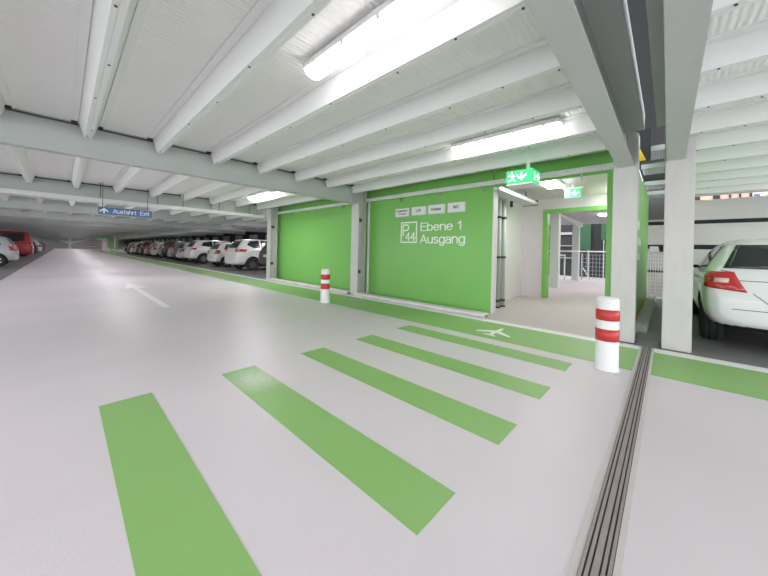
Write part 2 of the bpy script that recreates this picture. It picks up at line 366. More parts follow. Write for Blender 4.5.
# cross beams (I sections along X)
def beam_mb(x0, x1, y, zb=ZB, zt=ZP, w=.17):
    t = .016; h = w / 2
    p = [(y - h, zb), (y + h, zb), (y + h, zb + t), (y + .006, zb + t + .006), (y + .006, zt - t), (y + h, zt - t), (y + h, zt), (y - h, zt), (y - h, zt - t), (y - .006, zt - t), (y - .006, zb + t + .006), (y - h, zb + t)]
    return MB().prism(p, 'x', x0, x1)
def beam(x0, x1, y, label, group=None, plate=None):
    T = thing('steel_beam', label, 'beam', (x0, y, ZB), 0, group)
    part(T, 'web_and_flanges', beam_mb(x0, x1, y), M['steel'])
    if 5 < y < 12:
        mb = MB(); mb.box(x0, 5.2, y - .088, y - .0855, ZP - .046, ZP - .018); part(T, 'rubber_strip', mb, M['bolt'])
    for xp in plate or ():
        mb = MB(); mb.box(xp - .012, xp, y - .1, y + .1, ZB + .01, ZP); part(T, 'end_plate', mb, M['steel'])
    return T
beam(-3.2, 5.2, .435, 'near pale steel cross beam ending on the bare column behind the big bollard', plate=(5.19,))
beam(-3.2, 5.2, -.05, 'pale steel cross beam overhead ending on the bare column next to the parked white hatchback', plate=(5.19,))
beam(-4, 5.2, BEAM0, 'deep pale steel cross beam ending on the post between the two green wall panels', plate=(5.0, 5.19))
beam(-6, 11.3, BEAM0 + BSP, 'pale steel cross beam directly behind the cable tray above the blue sign')
nth = ['first', 'second', 'third', 'fourth', 'fifth', 'sixth', 'seventh', 'eighth', 'ninth', 'tenth', 'eleventh', 'twelfth', 'thirteenth', 'fourteenth', 'fifteenth', 'sixteenth', 'seventeenth']
for k in range(2, 18):
    beam(-8, 11.3, BEAM0 + BSP * k, 'distant pale steel cross beam, %s one beyond the blue exit sign' % nth[k - 2], 'far cross beams')

# columns
def column(x, y, w, label, m, base=True):
    T = thing('support_column', label, 'column', (x, y, 0))
    mb = MB(); mb.bbox(x, x + .26, y - w / 2, y + w / 2, 0, ZP, .008); part(T, 'shaft', mb, m)
    return T
T = column(5.2, .44, .263, 'bare pale column standing just behind the big red banded bollard', M['column'])
T = column(5.2, -.09, .268, 'bare pale column between the floor joint and the parked white hatchback', M['column'])
def hpost(y, label):
    T = thing('steel_post', label, 'column', (5.2, y, 0))
    mb = MB(); mb.box(5.2, 5.216, y - .14, y + .14, 0, ZP - .44); mb.box(5.216, 5.46, y - .007, y + .007, 0, ZP - .025); mb.box(5.444, 5.46, y - .14, y + .14, 0, ZP - .025)
    part(T, 'profile', mb, M['post'])
    for z in (.55, 1.9):
        mb = MB(); mb.box(5.27, 5.38, y - .06, y - .007, z, z + .09); part(T, 'clamp', mb, M['bolt'])
    mb = MB(); mb.box(5.2, 5.212, y - .14, y + .14, ZP - .44, ZP - .025); part(T, 'head_plate', mb, M['post'])
    return T
hpost(BEAM0 + .01, 'galvanised H shaped steel post between the two green wall panels')
hpost(10.75, 'galvanised steel post where the green wall ends beside the parked white cars')

# ------------------------------------------------------------------ green walls on the exit side
GX = 5.60
mb = MB(); mb.box(GX, GX + .15, 2.445, 5.94, .0, 2.9)
wall = struct('wall_right', mb, M['green_wall'], 'green wall panel with the exit lettering')
mb = MB(); mb.box(GX + .002, GX + .18, 2.425, 2.445, 0, 2.43); mb.build('end_cap', M['white_wall'], wall)
mb = MB(); mb.box(5.54, GX, 5.81, 5.835, .0, 2.42); mb.build('edge_strip', M['white_wall'], wall)
tm = text_mesh('Ebene 1', (GX, 4.135, 1.622), WX, WZ, 1.03, .192, .004); o = tm.build('lettering', M['letters'], wall); o['label'] = 'white words Ebene 1'
tm = text_mesh('Ausgang', (GX, 4.145, 1.292), WX, WZ, 1.135, .252, .004); o = tm.build('lettering', M['letters'], wall); o['label'] = 'white word Ausgang'
mb = MB(); y1, y0, z0, z1, t = 4.72, 4.235, 1.357, 1.852, .028
for a in ((y0, y1, z0, z0 + t), (y0, y1, z1 - t, z1), (y0, y0 + t, z0 + t, z1 - t), (y1 - t, y1, z0 + t, z1 - t)): mb.box(GX - .004, GX, *a)
o = mb.build('logo_frame', M['letters'], wall); o['label'] = 'white square outline around P44'
o = text_mesh('P', (GX, 4.665, 1.52), WX, WZ, .2, .28, .004).build('lettering', M['letters'], wall)
o = text_mesh('44', (GX, 4.575, 1.405), WX, WZ, .29, .2, .0055).build('lettering', M['letters'], wall)
mb = MB(); mb.box(GX, GX + .15, 5.945, 11.03, .0, 2.9); struct('wall_right_far', mb, M['green_wall'], 'blank green wall panel')
mb = MB(); mb.box(GX, GX + .15, .62, 2.425, 2.43, 2.9); mb.box(GX, GX + .16, .60, .685, 0, 2.43); mb.box(GX - .01, GX, .60, 2.43, 2.405, 2.44)
struct('wall_portal', mb, M['green_wall'], 'green portal around the lobby opening')
# metal kerbs at the foot of the panels
def kerb(y0, y1, label):
    T = thing('metal_kerb', label, 'kerb', (5.07, (y0 + y1) / 2, 0))
    mb = MB(); mb.box(5.07, 5.29, y0, y1, .052, .072); mb.box(5.07, 5.082, y0, y1, .04, .052); part(T, 'top_plate', mb, M['white_wall'])
    mb = MB(); mb.box(5.095, 5.13, y0, y1, .001, .052); mb.box(5.26, 5.285, y0, y1, .001, .052); part(T, 'face', mb, M['post'])
kerb(2.34, 5.765, 'low metal kerb at the foot of the green wall with lettering')
kerb(6.09, 10.58, 'low metal kerb at the foot of the blank green wall panel')

# sign plates
def plate(y_hi, y_lo, z0, z1, lines, label):
    T = thing('sign_plate', label, 'sign', (GX - .02, (y_hi + y_lo) / 2, z0), 0, 'white sign plates on the green wall')
    mb = MB(); mb.bbox(GX - .026, GX - .006, y_lo, y_hi, z0, z1, .003); part(T, 'panel', mb, M['plate'])
    mb = MB(); mb.box(GX - .006, GX - .0005, y_lo - .012, y_hi + .012, z0 - .012, z1 + .012); part(T, 'backing_frame', mb, M['post'])
    for (t, a, b, w, h) in lines:
        part(T, 'lettering', text_mesh(t, (GX - .026, y_hi - a, z0 + b), WX, WZ, w, h, .002, .17, .2), M['ink'])
plate(4.885, 4.475, 1.995, 2.175, [('Busbahnhof', .04, .1, .33, .05), ('Terminal', .09, .035, .23, .04)], 'white sign plate with two small text lines, first above the P44 emblem')
plate(4.385, 3.99, 2.0, 2.18, [('Lift', .13, .06, .14, .075)], 'white sign plate reading Lift above the green wall lettering')
plate(3.92, 3.50, 2.0, 2.185, [('Kasse', .085, .06, .25, .07)], 'white sign plate reading Kasse above the word Ebene')
plate(3.42, 3.025, 2.0, 2.19, [('WC', .125, .065, .15, .07)], 'white sign plate reading WC, nearest to the lobby opening')

# cable trays
def tray(name, p0, p1, axis, label, brackets, w=.10, h=.075, slots=True):
    T = thing(name, label, 'cable tray', p0); x0, y0, z0 = p0
    mb = MB(); mp = MB()
    if axis == 'y':
        y1 = p1
        mb.box(x0, x0 + .012, y0, y1, z0, z0 + .02); mb.box(x0, x0 + .012, y0, y1, z0 + h - .012, z0 + h); mb.box(x0 + w - .012, x0 + w, y0, y1, z0, z0 + h)
        mb.box(x0 + .012, x0 + w - .012, y0, y1, z0, z0 + .008)
        n = int((y1 - y0) / .055)
        for i in range(n): yy = y0 + .055 * i; mp.box(x0, x0 + .012, yy, yy + .034, z0 + .02, z0 + h - .012)
        for yb in brackets:
            b = MB(); b.prism([(x0, z0 - .012), (GX, z0 - .012), (GX, z0 - .10)], 'y', yb, yb + .02); part(T, 'bracket', b, M['galv'])
    else:
        x1 = p1
        mb.box(x0, x1, y0, y0 + .012, z0, z0 + .02); mb.box(x0, x1, y0, y0 + .012, z0 + h - .012, z0 + h); mb.box(x0, x1, y0 + w - .012, y0 + w, z0, z0 + h)
        mb.box(x0, x1, y0 + .012, y0 + w - .012, z0, z0 + .008)
        n = int((x1 - x0) / .055)
        for i in range(n): xx = x0 + .055 * i; mp.box(xx, xx + .034, y0, y0 + .012, z0 + .02, z0 + h - .012)
        for xb in brackets:
            b = MB(); b.cyl((xb, y0 + w / 2, z0 + h), (xb, y0 + w / 2, ZP), .008, 8); part(T, 'hanger_rod', b, M['bolt'])
    part(T, 'rails', mb, M['white']); 
    o = part(T, 'perforated_side', mp, M['white']); o['kind'] = 'stuff'
    return T
tray('cable_tray', (5.475, .6, 2.44), 5.9, 'y', 'white perforated cable tray along the lettered green wall', (1.0, 2.62, 3.6, 4.7))
tray('cable_tray', (5.475, 5.96, 2.44), 10.99, 'y', 'white cable tray along the blank green wall panel', (6.9, 8.3, 9.6, 10.8))
tray('cable_tray', (-3.0, 11.0, 2.285), 5.15, 'x', 'white perforated cable tray hung across the aisle before the blue exit sign', (.66, 1.9, 2.55, 3.6, 4.6), w=.14, h=.095)

T = thing('hanging_duct', 'grey ribbed duct hanging from the deck behind the cross aisle cable tray', 'duct', (3.7, 11.25, 2.4))
mb = MB(); mb.box(3.45, 4.15, 11.22, 11.33, 2.40, 2.78); part(T, 'casing', mb, M['steel'])
mb = MB()
for i in range(9): mb.box(3.47 + i * .078, 3.50 + i * .078, 11.205, 11.22, 2.40, 2.78)
part(T, 'ribbing', mb, M['post'])
T = thing('tray_end_cap', 'small orange cap on the end of the cross aisle cable tray', 'cap', (4.9, 11.03, 2.38))
mb = MB(); mb.bbox(4.78, 4.98, 11.02, 11.10, 2.38, 2.43, .005); part(T, 'cap', mb, M['orange'])

# ------------------------------------------------------------------ luminaires
def lamp_parts(T, L, w, z, lens):
    mb = MB(); n = 10; prof = []
    for i in range(n + 1):
        a = math.pi * i / n; prof.append((-w / 2 * math.cos(a), z - .02 - .055 * math.sin(a)))
    mb.prism(prof, 'y', -L / 2 + .02, L / 2 - .02); d = mb.build('diffuser', lens, T)
    mb = MB(); mb.bbox(-w / 2 - .006, w / 2 + .006, -L / 2, L / 2, z - .02, z + .04, .008); mb.build('housing', M['white'], T)
    for yy in (-.38 * L, -.13 * L, .13 * L, .38 * L):
        for sgn in (-1, 1):
            mb = MB(); mb.box(sgn * w / 2 - .008, sgn * w / 2 + .008, yy - .015, yy + .015, z - .045, z); mb.build('clip', M['white'], T)
    mb = MB(); mb.box(-.03, .03, -L * .35, L * .35, z + .04, ZP - .001); mb.build('mount', M['white'], T)
def ceiling_lamp(x, y, label, group=None, base=[None]):
    if base[0] is None:
        T = thing('ceiling_light', label, 'ceiling light', (x, y, 0), 0, group); lamp_parts(T, 1.46, .17, 2.74, M['lens']); base[0] = T
    else:
        T = copy_tree(base[0], (x, y, 0))
        for c in T.children:
            if c.name.startswith('diffuser') and (y > 6 or x < 0 or x > 9): c.material_slots[0].link = 'OBJECT'; c.material_slots[0].material = M['lens_far']
        tag(T, label, 'ceiling light', group)
        if not group and 'group' in T: del T['group']
    return T
ceiling_lamp(1.50, 1.62, 'large glowing strip light over the crosswalk, nearest to the viewer')
ceiling_lamp(4.06, 1.68, 'glowing strip light on the ceiling above the green walkway and hanging exit sign')
ceiling_lamp(4.03, 8.9, 'glowing strip light above the blank green wall panel')
ceiling_lamp(4.03, 5.1 - .9, 'strip light tucked between ceiling ribs before the steel post') if False else None
for i, k in enumerate(range(1, 18)):
    ceiling_lamp(1.60, BEAM0 + BSP * k + 1.6, 'distant strip light over the aisle, %s beyond the blue sign' % nth[i], 'far aisle strip lights')
ceiling_lamp(-2.45, 8.7, 'strip light over the parking bays before the blue sign', None)
ceiling_lamp(9.7, -2.95, 'added unseen strip light near the grey facade panels', None)  # added out-of-view lamp that brightens the facade panels
ceiling_lamp(-2.45, 3.2, 'added unseen strip light over the parking bays beside the crosswalk', None)  # added lamp outside the frame, lifts the floor and ceiling on this side
ceiling_lamp(-.65, -1.9, 'added unseen strip light behind the viewer near the movement joint', None)  # added fill lamp behind the camera for the near floor
ceiling_lamp(8.0, -3.2, 'added unseen strip light over the bay of the parked white hatchback', None)  # added lamp beyond the frame edge, lights the hatchback bay
for i, k in enumerate(range(1, 18)):
    ceiling_lamp(8.05, BEAM0 + BSP * k + 2.7, 'distant strip light over the parked cars, %s beyond the green wall' % nth[i], 'far bay strip lights')
    if k > 1: ceiling_lamp(-4.85, BEAM0 + BSP * k + 2.7, 'distant strip light over the bays with the red van, %s in line' % nth[i], 'far bay strip lights opposite')

# hanging emergency exit lamp
def running_man(mb, o, ux, s, mi):
    P = [[(.0, .62), (.16, .66), (.26, .40), (.14, .34)], [(.02, .62), (-.16, .52), (-.12, .46), (.06, .54)], [(.14, .64), (.30, .56), (.36, .44), (.30, .42), (.24, .50), (.12, .55)],
         [(.14, .36), (.26, .40), (.36, .16), (.46, .12), (.44, .05), (.30, .09)], [(.14, .36), (.22, .32), (.06, .10), (-.14, .12), (-.14, .19), (.02, .18)],
         [(.14 + .075 * math.cos(a), .76 + .075 * math.sin(a)) for a in [i * math.pi / 5 for i in range(10)]]]
    for k, p in enumerate(P): flat_poly(mb, [(x * s, y * s) for x, y in p], o, ux, WZ, .003 + .0003 * k, mi)
def down_arrow(mb, o, ux, s, mi):
    flat_poly(mb, [(-.05 * s, .8 * s), (.05 * s, .8 * s), (.05 * s, .35 * s), (-.05 * s, .35 * s)], o, ux, WZ, .0026, mi)
    flat_poly(mb, [(0, .15 * s), (.36 * s, .5 * s), (.36 * s, .66 * s), (0, .33 * s)], o, ux, WZ, .0034, mi)
    flat_poly(mb, [(0, .15 * s), (-.36 * s, .5 * s), (-.36 * s, .66 * s), (0, .33 * s)], o, ux, WZ, .003, mi)
ex0, ex1, ey0, ey1, ez0, ez1 = 4.60, 4.93, 1.43, 1.81, 2.20, 2.395
T = thing('hanging_exit_lamp', 'green illuminated emergency exit box hanging on a rod before the lobby opening', 'exit sign', ((ex0 + ex1) / 2, (ey0 + ey1) / 2, ez0))
mb = MB(); mb.bbox(ex0, ex1, ey0, ey1, ez0, ez1, .006); part(T, 'green_box', mb, M['exit_green'])
mb = MB(); mb.bbox(ex0 + .004, ex1 - .004, ey0 + .004, ey1 - .004, ez0 - .022, ez0 - .0005, .004); part(T, 'base_panel', mb, M['white'])
mb = MB(); running_man(mb, (ex0, ey1 - .055, ez0 + .015), WX, .2, 0); part(T, 'running_figure', mb, M['exit_white'])
mb = MB(); down_arrow(mb, (ex0, ey0 + .16, ez0 + .005), WX, .2, 0); part(T, 'arrow', mb, M['exit_white'])
mb = MB(); running_man(mb, (ex0 + .05, ey0, ez0 + .015), SX, .17, 0); part(T, 'running_figure', mb, M['exit_white'])
mb = MB(); down_arrow(mb, (ex1 - .10, ey0, ez0 + .005), SX, .19, 0); part(T, 'arrow', mb, M['exit_white'])
mb = MB(); mb.cyl((4.765, 1.55, ez1 + .001), (4.765, 1.55, ZP - .001), .026, 14); part(T, 'rod', mb, M['white'])

# blue hanging exit sign across the aisle
T = thing('hanging_sign', 'blue hanging sign with white arrow reading Ausfahrt Exit over the aisle', 'sign', (1.2, 11.0, 1.95))
sx0, sx1, sz0, sz1, sy = .615, 1.75, 1.955, 2.15, 10.9
mb = MB(); mb.bbox(sx0, sx1, sy, sy + .05, sz0, sz1, .004); part(T, 'panel', mb, M['blue'])
part(T, 'lettering', text_mesh('Ausfahrt  Exit', (.905, sy, 2.0), SX, WZ, .79, .115, .003), M['letters'])
mb = MB()
flat_poly(mb, [(-.018, 0), (.018, 0), (.018, .1), (-.018, .1)], (.73, sy, 1.99), SX, WZ)
flat_poly(mb, [(0, .135), (.085, .055), (.085, .02), (0, .095)], (.73, sy, 1.99), SX, WZ); flat_poly(mb, [(0, .135), (-.085, .055), (-.085, .02), (0, .095)], (.73, sy, 1.99), SX, WZ)
part(T, 'arrow', mb, M['letters'])
for x in (.7, 1.65):
    mb = MB(); mb.cyl((x, sy + .025, sz1), (x, sy + .025, ZP), .006, 8); part(T, 'hanger_rod', mb, M['bolt'])

# ------------------------------------------------------------------ bollards
def bollard(x, y, label):
    T = thing('bollard', label, 'bollard', (x, y, 0)); h = .735; r = .099
    mb = MB(); mb.lathe([(r + .006, 0.004), (r + .004, .02), (r, .03), (r - .002, h - .04), (r - .006, h - .02), (r - .022, h - .003), (r - .04, h), (r - .045, h - .012), (r - .06, h - .016), (.001, h - .012)], (x, y), 40)
    part(T, 'tube', mb, M['white'])
    for z0, z1 in ((.30, .42), (.505, .615)):
        mb = MB(); mb.lathe([(r - .001, z0), (r + .0022, z0 + .001), (r + .0018, z1 - .001), (r - .002, z1)], (x, y), 40); part(T, 'red_band', mb, M['red_band'])
    mb = MB(); mb.lathe([(r + .014, .0005), (r + .014, .006), (r + .002, .009), (.02, .009)], (x, y), 40); part(T, 'base_ring', mb, M['post'])
    return T
bollard(3.80, .437, 'large red and white banded bollard standing beside the floor joint and bare column')
bollard(3.93, 5.43, 'small looking red and white bollard standing before the blank green panel')

# ------------------------------------------------------------------ exit lobby
mb = MB(); mb.box(5.78, 8.8, 2.98, 3.1, -.004, 2.62); struct('wall_lobby_side', mb, M['white_wall'], 'pale side wall of the lobby')
mb = MB(); mb.box(8.78, 8.9, 2.42, 3.1, -.004, 2.62); mb.box(8.78, 8.9, .62, 2.42, 2.335, 2.62); mb.box(8.78, 8.9, .62, .74, -.004, 2.335)
struct('wall_lobby_back', mb, M['white_wall'], 'white back wall of the lobby')
mb = MB(); mb.box(5.76, 8.9, .5, 3.1, 2.62, 2.7); struct('ceiling_lobby', mb, M['white_wall'])
mb = MB(); mb.box(8.70, 8.92, 2.32, 2.43, 0, 2.34); mb.box(8.70, 8.92, .74, 2.32, 2.24, 2.34); mb.box(8.70, 8.92, .64, .74, 0, 2.34)
struct('door_1', mb, M['green_wall'], 'green frame of the open lobby doorway')
mb = MB(); mb.box(5.76, 10.2, .38, .5, -.004, 2.62)
side = struct('wall_passage', mb, M['green_wall'], 'green side wall facing the narrow passage')
for t, x, z, w, h in (('P44', 6.5, 1.62, .55, .17), ('Ausgang', 6.45, 1.34, .9, .17), ('Ebene 1', 6.45, 1.1, .8, .14)):
    text_mesh(t, (x, .38, z), SX, WZ, w, h, .004).build('lettering', M['letters'], side)
# grey recess by the pipes
mb = MB(); mb.box(7.3, 7.85, 2.88, 2.979, -.004, 2.62); struct('trim_5', mb, M['white_wall'])
def pipe(x, y, r, label):
    T = thing('wall_pipe', label, 'pipe', (x, y, 0)); mb = MB(); mb.cyl((x, y, .03), (x, y, 2.32), r, 16); part(T, 'tube', mb, M['steel'])
    for z in (.12, 1.05, 1.9):
        mb = MB(); mb.cyl((x, y, z), (x, y, z + .05), r + .012, 16); mb.box(x - .01, x + .01, y, 2.975, z + .01, z + .04); part(T, 'pipe_clamp', mb, M['bolt'])
    mb = MB(); mb.cyl((x, y, -.003), (x, y, .03), r + .02, 16); part(T, 'foot', mb, M['bolt'])
pipe(6.35, 2.62, .035, 'thin steel pipe nearest to the white edge of the green wall, inside the lobby')
pipe(6.58, 2.62, .045, 'thicker pale pipe next to the thin pipe inside the lobby')
T = thing('conduit_channel', 'open metal cable channel under the lobby ceiling above the pipes', 'cable channel', (6.6, 2.35, 2.33))
mb = MB(); mb.box(5.5, 7.75, 2.28, 2.295, 2.33, 2.40); mb.box(5.8, 7.75, 2.60, 2.615, 2.33, 2.40); mb.box(5.5, 7.75, 2.295, 2.42, 2.33, 2.338); mb.box(5.8, 7.75, 2.42, 2.60, 2.33, 2.338); part(T, 'channel', mb, M['galv'])
mb = MB(); mb.box(7.73, 7.76, 2.28, 2.62, 2.32, 2.44); part(T, 'end_bracket', mb, M['dark'])
mb = MB(); mb.box(6.85, 6.9, 2.55, 2.6, 2.2, 2.33); part(T, 'hook', mb, M['dark'])
for xr in (6.2, 7.4):
    mb = MB(); mb.cyl((xr, 2.45, 2.338), (xr, 2.45, 2.62), .008, 8); part(T, 'hanger_rod', mb, M['bolt'])
# lobby lamp and second exit sign
T = thing('ceiling_panel_light', 'glowing panel light on the lobby ceiling behind the green exit box', 'ceiling light', (6.75, 1.75, 2.56))
mb = MB(); mb.bbox(6.35, 7.05, 1.58, 1.88, 2.545, 2.575, .01); part(T, 'diffuser', mb, M['lens_small'])
mb = MB(); mb.bbox(6.33, 7.07, 1.56, 1.90, 2.575, 2.619, .006); part(T, 'housing', mb, M['white'])
T = thing('exit_sign', 'small green exit sign hanging above the lobby doorway', 'exit sign', (7.3, 1.47, 2.36))
mb = MB(); mb.bbox(7.28, 7.31, 1.33, 1.63, 2.36, 2.54, .003); part(T, 'panel', mb, M['exit_green'])
mb = MB(); flat_poly(mb, [(.015, .015), (.10, .015), (.10, .165), (.015, .165)], (7.28, 1.63, 2.36), WX, WZ, .002); running_man(mb, (7.278, 1.605, 2.375), WX, .01, 0); part(T, 'door_symbol', mb, M['exit_white'])
mb = MB(); running_man(mb, (7.2775, 1.595, 2.375), WX, .17, 0); part(T, 'running_figure', mb, M['exit_green'])
mb = MB(); down_arrow(mb, (7.28, 1.43, 2.365), WX, .17, 0); part(T, 'arrow', mb, M['exit_white'])
mb = MB(); mb.box(7.27, 7.32, 1.3, 1.66, 2.54, 2.57); mb.box(7.285, 7.305, 1.46, 1.5, 2.57, 2.62); part(T, 'mount', mb, M['white'])

T = thing('ceiling_panel_light', 'added panel light on the lobby ceiling, kept hidden behind the bare column', 'ceiling light', (8.2, .72, 2.56))  # extra lamp added to brighten the lobby, placed where the column hides it
mb = MB(); mb.bbox(7.77, 8.63, .58, .85, 2.545, 2.575, .01); part(T, 'diffuser', mb, M['lens_small'])
mb = MB(); mb.bbox(7.75, 8.65, .56, .87, 2.575, 2.619, .006); part(T, 'housing', mb, M['white'])
# beyond the doorway
mb = MB(); mb.box(8.9, 17.2, .5, 8, 2.66, 2.76); struct('ceiling_outside', mb, M['midwall'])
mb = MB(); mb.box(22, 22.2, -3, 12, -.15, 3.6); struct('wall_back', mb, M['hole'])
mb = MB(); mb.box(21.9, 22, 4.3, 9.5, .95, 1.0); mb.box(21.9, 22, 4.3, 9.5, 1.72, 1.77); mb.box(21.9, 22, 4.3, 9.5, 2.45, 2.6); struct('trim_6', mb, M['midwall'])
def sqpost(x, y, w, label):
    T = thing('square_post', label, 'column', (x, y, 0)); mb = MB(); mb.bbox(x, x + w, y, y + w, 0, 2.66, .006); part(T, 'shaft', mb, M['steel'])
    mb = MB(); mb.box(x - .03, x + w + .03, y - .03, y + w + .03, -.003, .02); part(T, 'foot_plate', mb, M['steel'])
sqpost(11.75, 2.77, .27, 'pale square post standing just inside the lobby doorway view')
sqpost(16.35, 3.02, .27, 'pale square post farther back behind the handrail')
T = thing('roof_bracket', 'sloping pale steel bracket under the roof behind the doorway', 'bracket', (12, 2.8, 2.4))
mb = MB(); mb.prism([(12.02, 2.655), (16.3, 2.655), (16.3, 2.45), (15.9, 2.42)], 'y', 2.86, 2.95); part(T, 'arm', mb, M['steel'])
T = thing('handrail', 'white handrail seen through the open lobby doorway', 'railing', (13.5, 2, 0))
mb = MB(); mb.cyl((14, 1.0, 1.31), (14, 4.2, 1.31), .025, 10); part(T, 'rail', mb, M['white'])
for y in (1.05, 4.15):
    mb = MB(); mb.cyl((14, y, 0), (14, y, 1.3), .02, 10); part(T, 'upright', mb, M['white'])
T = thing('barrier_frame', 'narrow white tubular barrier frame between the two pale posts', 'barrier', (16, 3.6, 0))
mb = MB(); mb.cyl((16, 3.50, 0), (16, 3.50, 1.12), .03, 10); mb.cyl((16, 3.72, 0), (16, 3.72, 1.12), .03, 10); mb.cyl((16, 3.47, 1.14), (16, 3.95, 1.14), .03, 10); part(T, 'tube', mb, M['white'])
T = thing('mesh_fence', 'grey wire mesh fence at the edge of the deck behind the doorway', 'fence', (17.0, 2.2, 0))
mb = MB()
for i in range(16): y = 1.0 + i * .13; mb.cyl((17.0, y, .05), (17.0, y, 1.2), .006, 5)
for j in range(7): z = .08 + j * .185; mb.cyl((17.0, 1.0, z), (17.0, 3.0, z), .006, 5)
part(T, 'mesh_panel', mb, M['galv'])
for y in (1.0, 3.0):
    mb = MB(); mb.cyl((17.0, y, 0), (17.0, y, 1.25), .025, 10); part(T, 'post', mb, M['galv'])
mb = MB(); mb.cyl((17.05, 2.95, .55), (17.05, 2.65, .02), .02, 8); part(T, 'stay', mb, M['white'])
for i, (y0, y1, z0, z1, lab) in enumerate(((3.4, 4.15, 1.5, 3.1, 'dark green hoarding panel beside the farther pale post'), (1.75, 2.9, 2.1, 3.3, 'upper dark green hoarding panel seen at the doorway edge'), (2.1, 2.75, 1.25, 1.95, 'small low green hoarding panel behind the handrail'))):
    T = thing('hoarding_panel', lab, 'panel', (21.8, (y0 + y1) / 2, z0)); mb = MB(); mb.bbox(21.75, 21.85, y0, y1, z0, z1, .01); part(T, 'board', mb, M['greenblock'])
    mb = MB(); mb.box(21.86, 21.98, y0 + .1, y0 + .16, -.15, z1); mb.box(21.86, 21.98, y1 - .16, y1 - .1, -.15, z1); part(T, 'support', mb, M['galv'])
for x, y, r, lab in ((11.4, 1.80, .24, 'round glowing ceiling light behind the doorway, nearer of two'), (13.2, 1.62, .24, 'round glowing ceiling light behind the doorway, farther of two')):
    T = thing('ceiling_round_light', lab, 'ceiling light', (x, y, 2.6)); mb = MB(); mb.lathe([(.001, 2.58), (r * .7, 2.583), (r, 2.61), (r, 2.63)], (x, y), 28); part(T, 'diffuser', mb, M['lens_small'])
    mb = MB(); mb.lathe([(r + .01, 2.63), (r + .01, 2.659), (.01, 2.659)], (x, y), 28); part(T, 'rim', mb, M['white'])

# ------------------------------------------------------------------ passage between the bare columns
T = thing('concrete_kerb', 'low grey concrete block kerb between the two bare columns', 'kerb', (8, .3, 0))
mb = MB(); mb.bbox(5.8, 10.6, .215, .345, -.003, .16, .012); part(T, 'block', mb, M['grey_block'])
mb = MB(); mb.box(6.6, 9.8, .346, .376, .05, .13); part(T, 'orange_strip', mb, M['orange'])
mb = MB(); mb.prism([(5.16, .001), (5.75, .001), (5.75, .06), (5.45, .05)], 'y', .07, .29); solo('threshold_plate', mb, M['asphalt'], 'dark worn metal threshold plate at the end of the floor joint', 'threshold')
T = thing('mesh_gate', 'white wire mesh gate at the end of the narrow passage', 'gate', (11.0, .25, 0))
mb = MB()
for y in (-.05, .44): mb.cyl((11, y, -.003), (11, y, 1.28), .022, 8)
for z in (.05, 1.27): mb.cyl((11, -.05, z), (11, .44, z), .022, 8)
part(T, 'frame', mb, M['white']); mb = MB()
for i in range(9): mb.cyl((11, -.02 + i * .052, .05), (11, -.02 + i * .052, 1.27), .006, 5)
for j in range(12): mb.cyl((11, -.05, .1 + j * .1), (11, .44, .1 + j * .1), .006, 5)
part(T, 'mesh', mb, M['white'])
T = thing('control_box', 'small white box sitting on top of the mesh gate', 'box', (10.95, .28, 1.3))
mb = MB(); mb.bbox(10.9, 11.06, .19, .37, 1.30, 1.44, .01); part(T, 'case', mb, M['white'])
T = thing('control_box', 'small black box beside the white box on the mesh gate', 'box', (10.95, .1, 1.3))
mb = MB(); mb.bbox(10.9, 11.06, .05, .17, 1.30, 1.42, .01); part(T, 'case', mb, M['dark'])
# steel stair seen from below
T = thing('steel_stair', 'underside of a grating steel stair between the two bare columns', 'stair', (8, .3, 2.5))
for x, z in ((9.4, 2.56), (8.4, 2.60), (7.4, 2.72), (6.6, 2.80)):
    mb = MB()
    for i in range(9): yy = .07 + i * .034; mb.box(x - .42, x + .36, yy, yy + .008, z + .02, z + .05)
    for i in range(10): xx = x - .4 + i * .08; mb.box(xx, xx + .006, .06, .37, z + .02, z + .045)
    o = part(T, 'tread', mb, M['galv'])
    mb = MB(); mb.box(x - .45, x - .42, .06, .37, z - .03, z + .05); part(T, 'nosing', mb, M['steel'])
mb = MB(); mb.prism([(6.18, 2.80), (6.18, 2.9), (9.9, 2.62), (9.9, 2.54)], 'y', .025, .045); part(T, 'stringer', mb, M['dark'])
mb = MB(); mb.box(9.86, 9.92, .02, .08, -.003, 2.6); part(T, 'support_post', mb, M['dark'])
T = thing('hanging_hazard_board', 'black and yellow striped warning board above the steel stair', 'warning board', (6.55, .3, 2.9))
mb = MB(); mb.box(6.05, 6.08, .215, .46, 2.61, 3.1); part(T, 'board', mb, M['dark'])
mb = MB(); flat_poly(mb, [(-.03, 0), (.14, 0), (0.01, .33), (-.03, .33)], (6.05, .405, 2.62), WX, WZ, .003); part(T, 'yellow_stripe', mb, M['yellow'])

# facade of horizontal planks behind the bays
T = None
mb = MB()
for z0, z1 in ((-.0, .72), (.80, 1.38), (1.50, 2.045), (2.15, 2.665)):
    mb.box(11.4, 11.47, -8, .62, z0, z1)
    mb.box(11.385, 11.4, -8, .62, z1 - .06, z1)
wf = struct('wall_facade', mb, M['panel'], 'horizontal grey facade panels with dark gaps')
mb = MB(); mb.box(11.48, 11.56, -8, .62, -.0, 2.16); mb.build('backing', M['hole'], wf)
mb = MB(); mb.box(11.4, 11.5, -8, -.1, 2.775, 2.82); mb.build('head_rail', M['steel'], wf)
mb = MB(); mb.box(11.3, 11.39, -.08, .62, 2.2, 3.3); mb.build('upper_panel', M['darkwall'], wf)
for i, y in enumerate((-7.6, -5.4, -3.2, .45)):
    mb = MB(); mb.box(11.565, 11.7, y, y + .1, 0, 2.8); mb.build('mullion', M['post'], wf)
mb = MB(); mb.box(11.4, 11.5, 11.3, FARY, 0, 1.0); mb.box(11.4, 11.5, 11.3, FARY, 2.55, 2.8)
wb = struct('wall_bays', mb, M['darkwall'], 'dark facade behind the long row of parked cars')
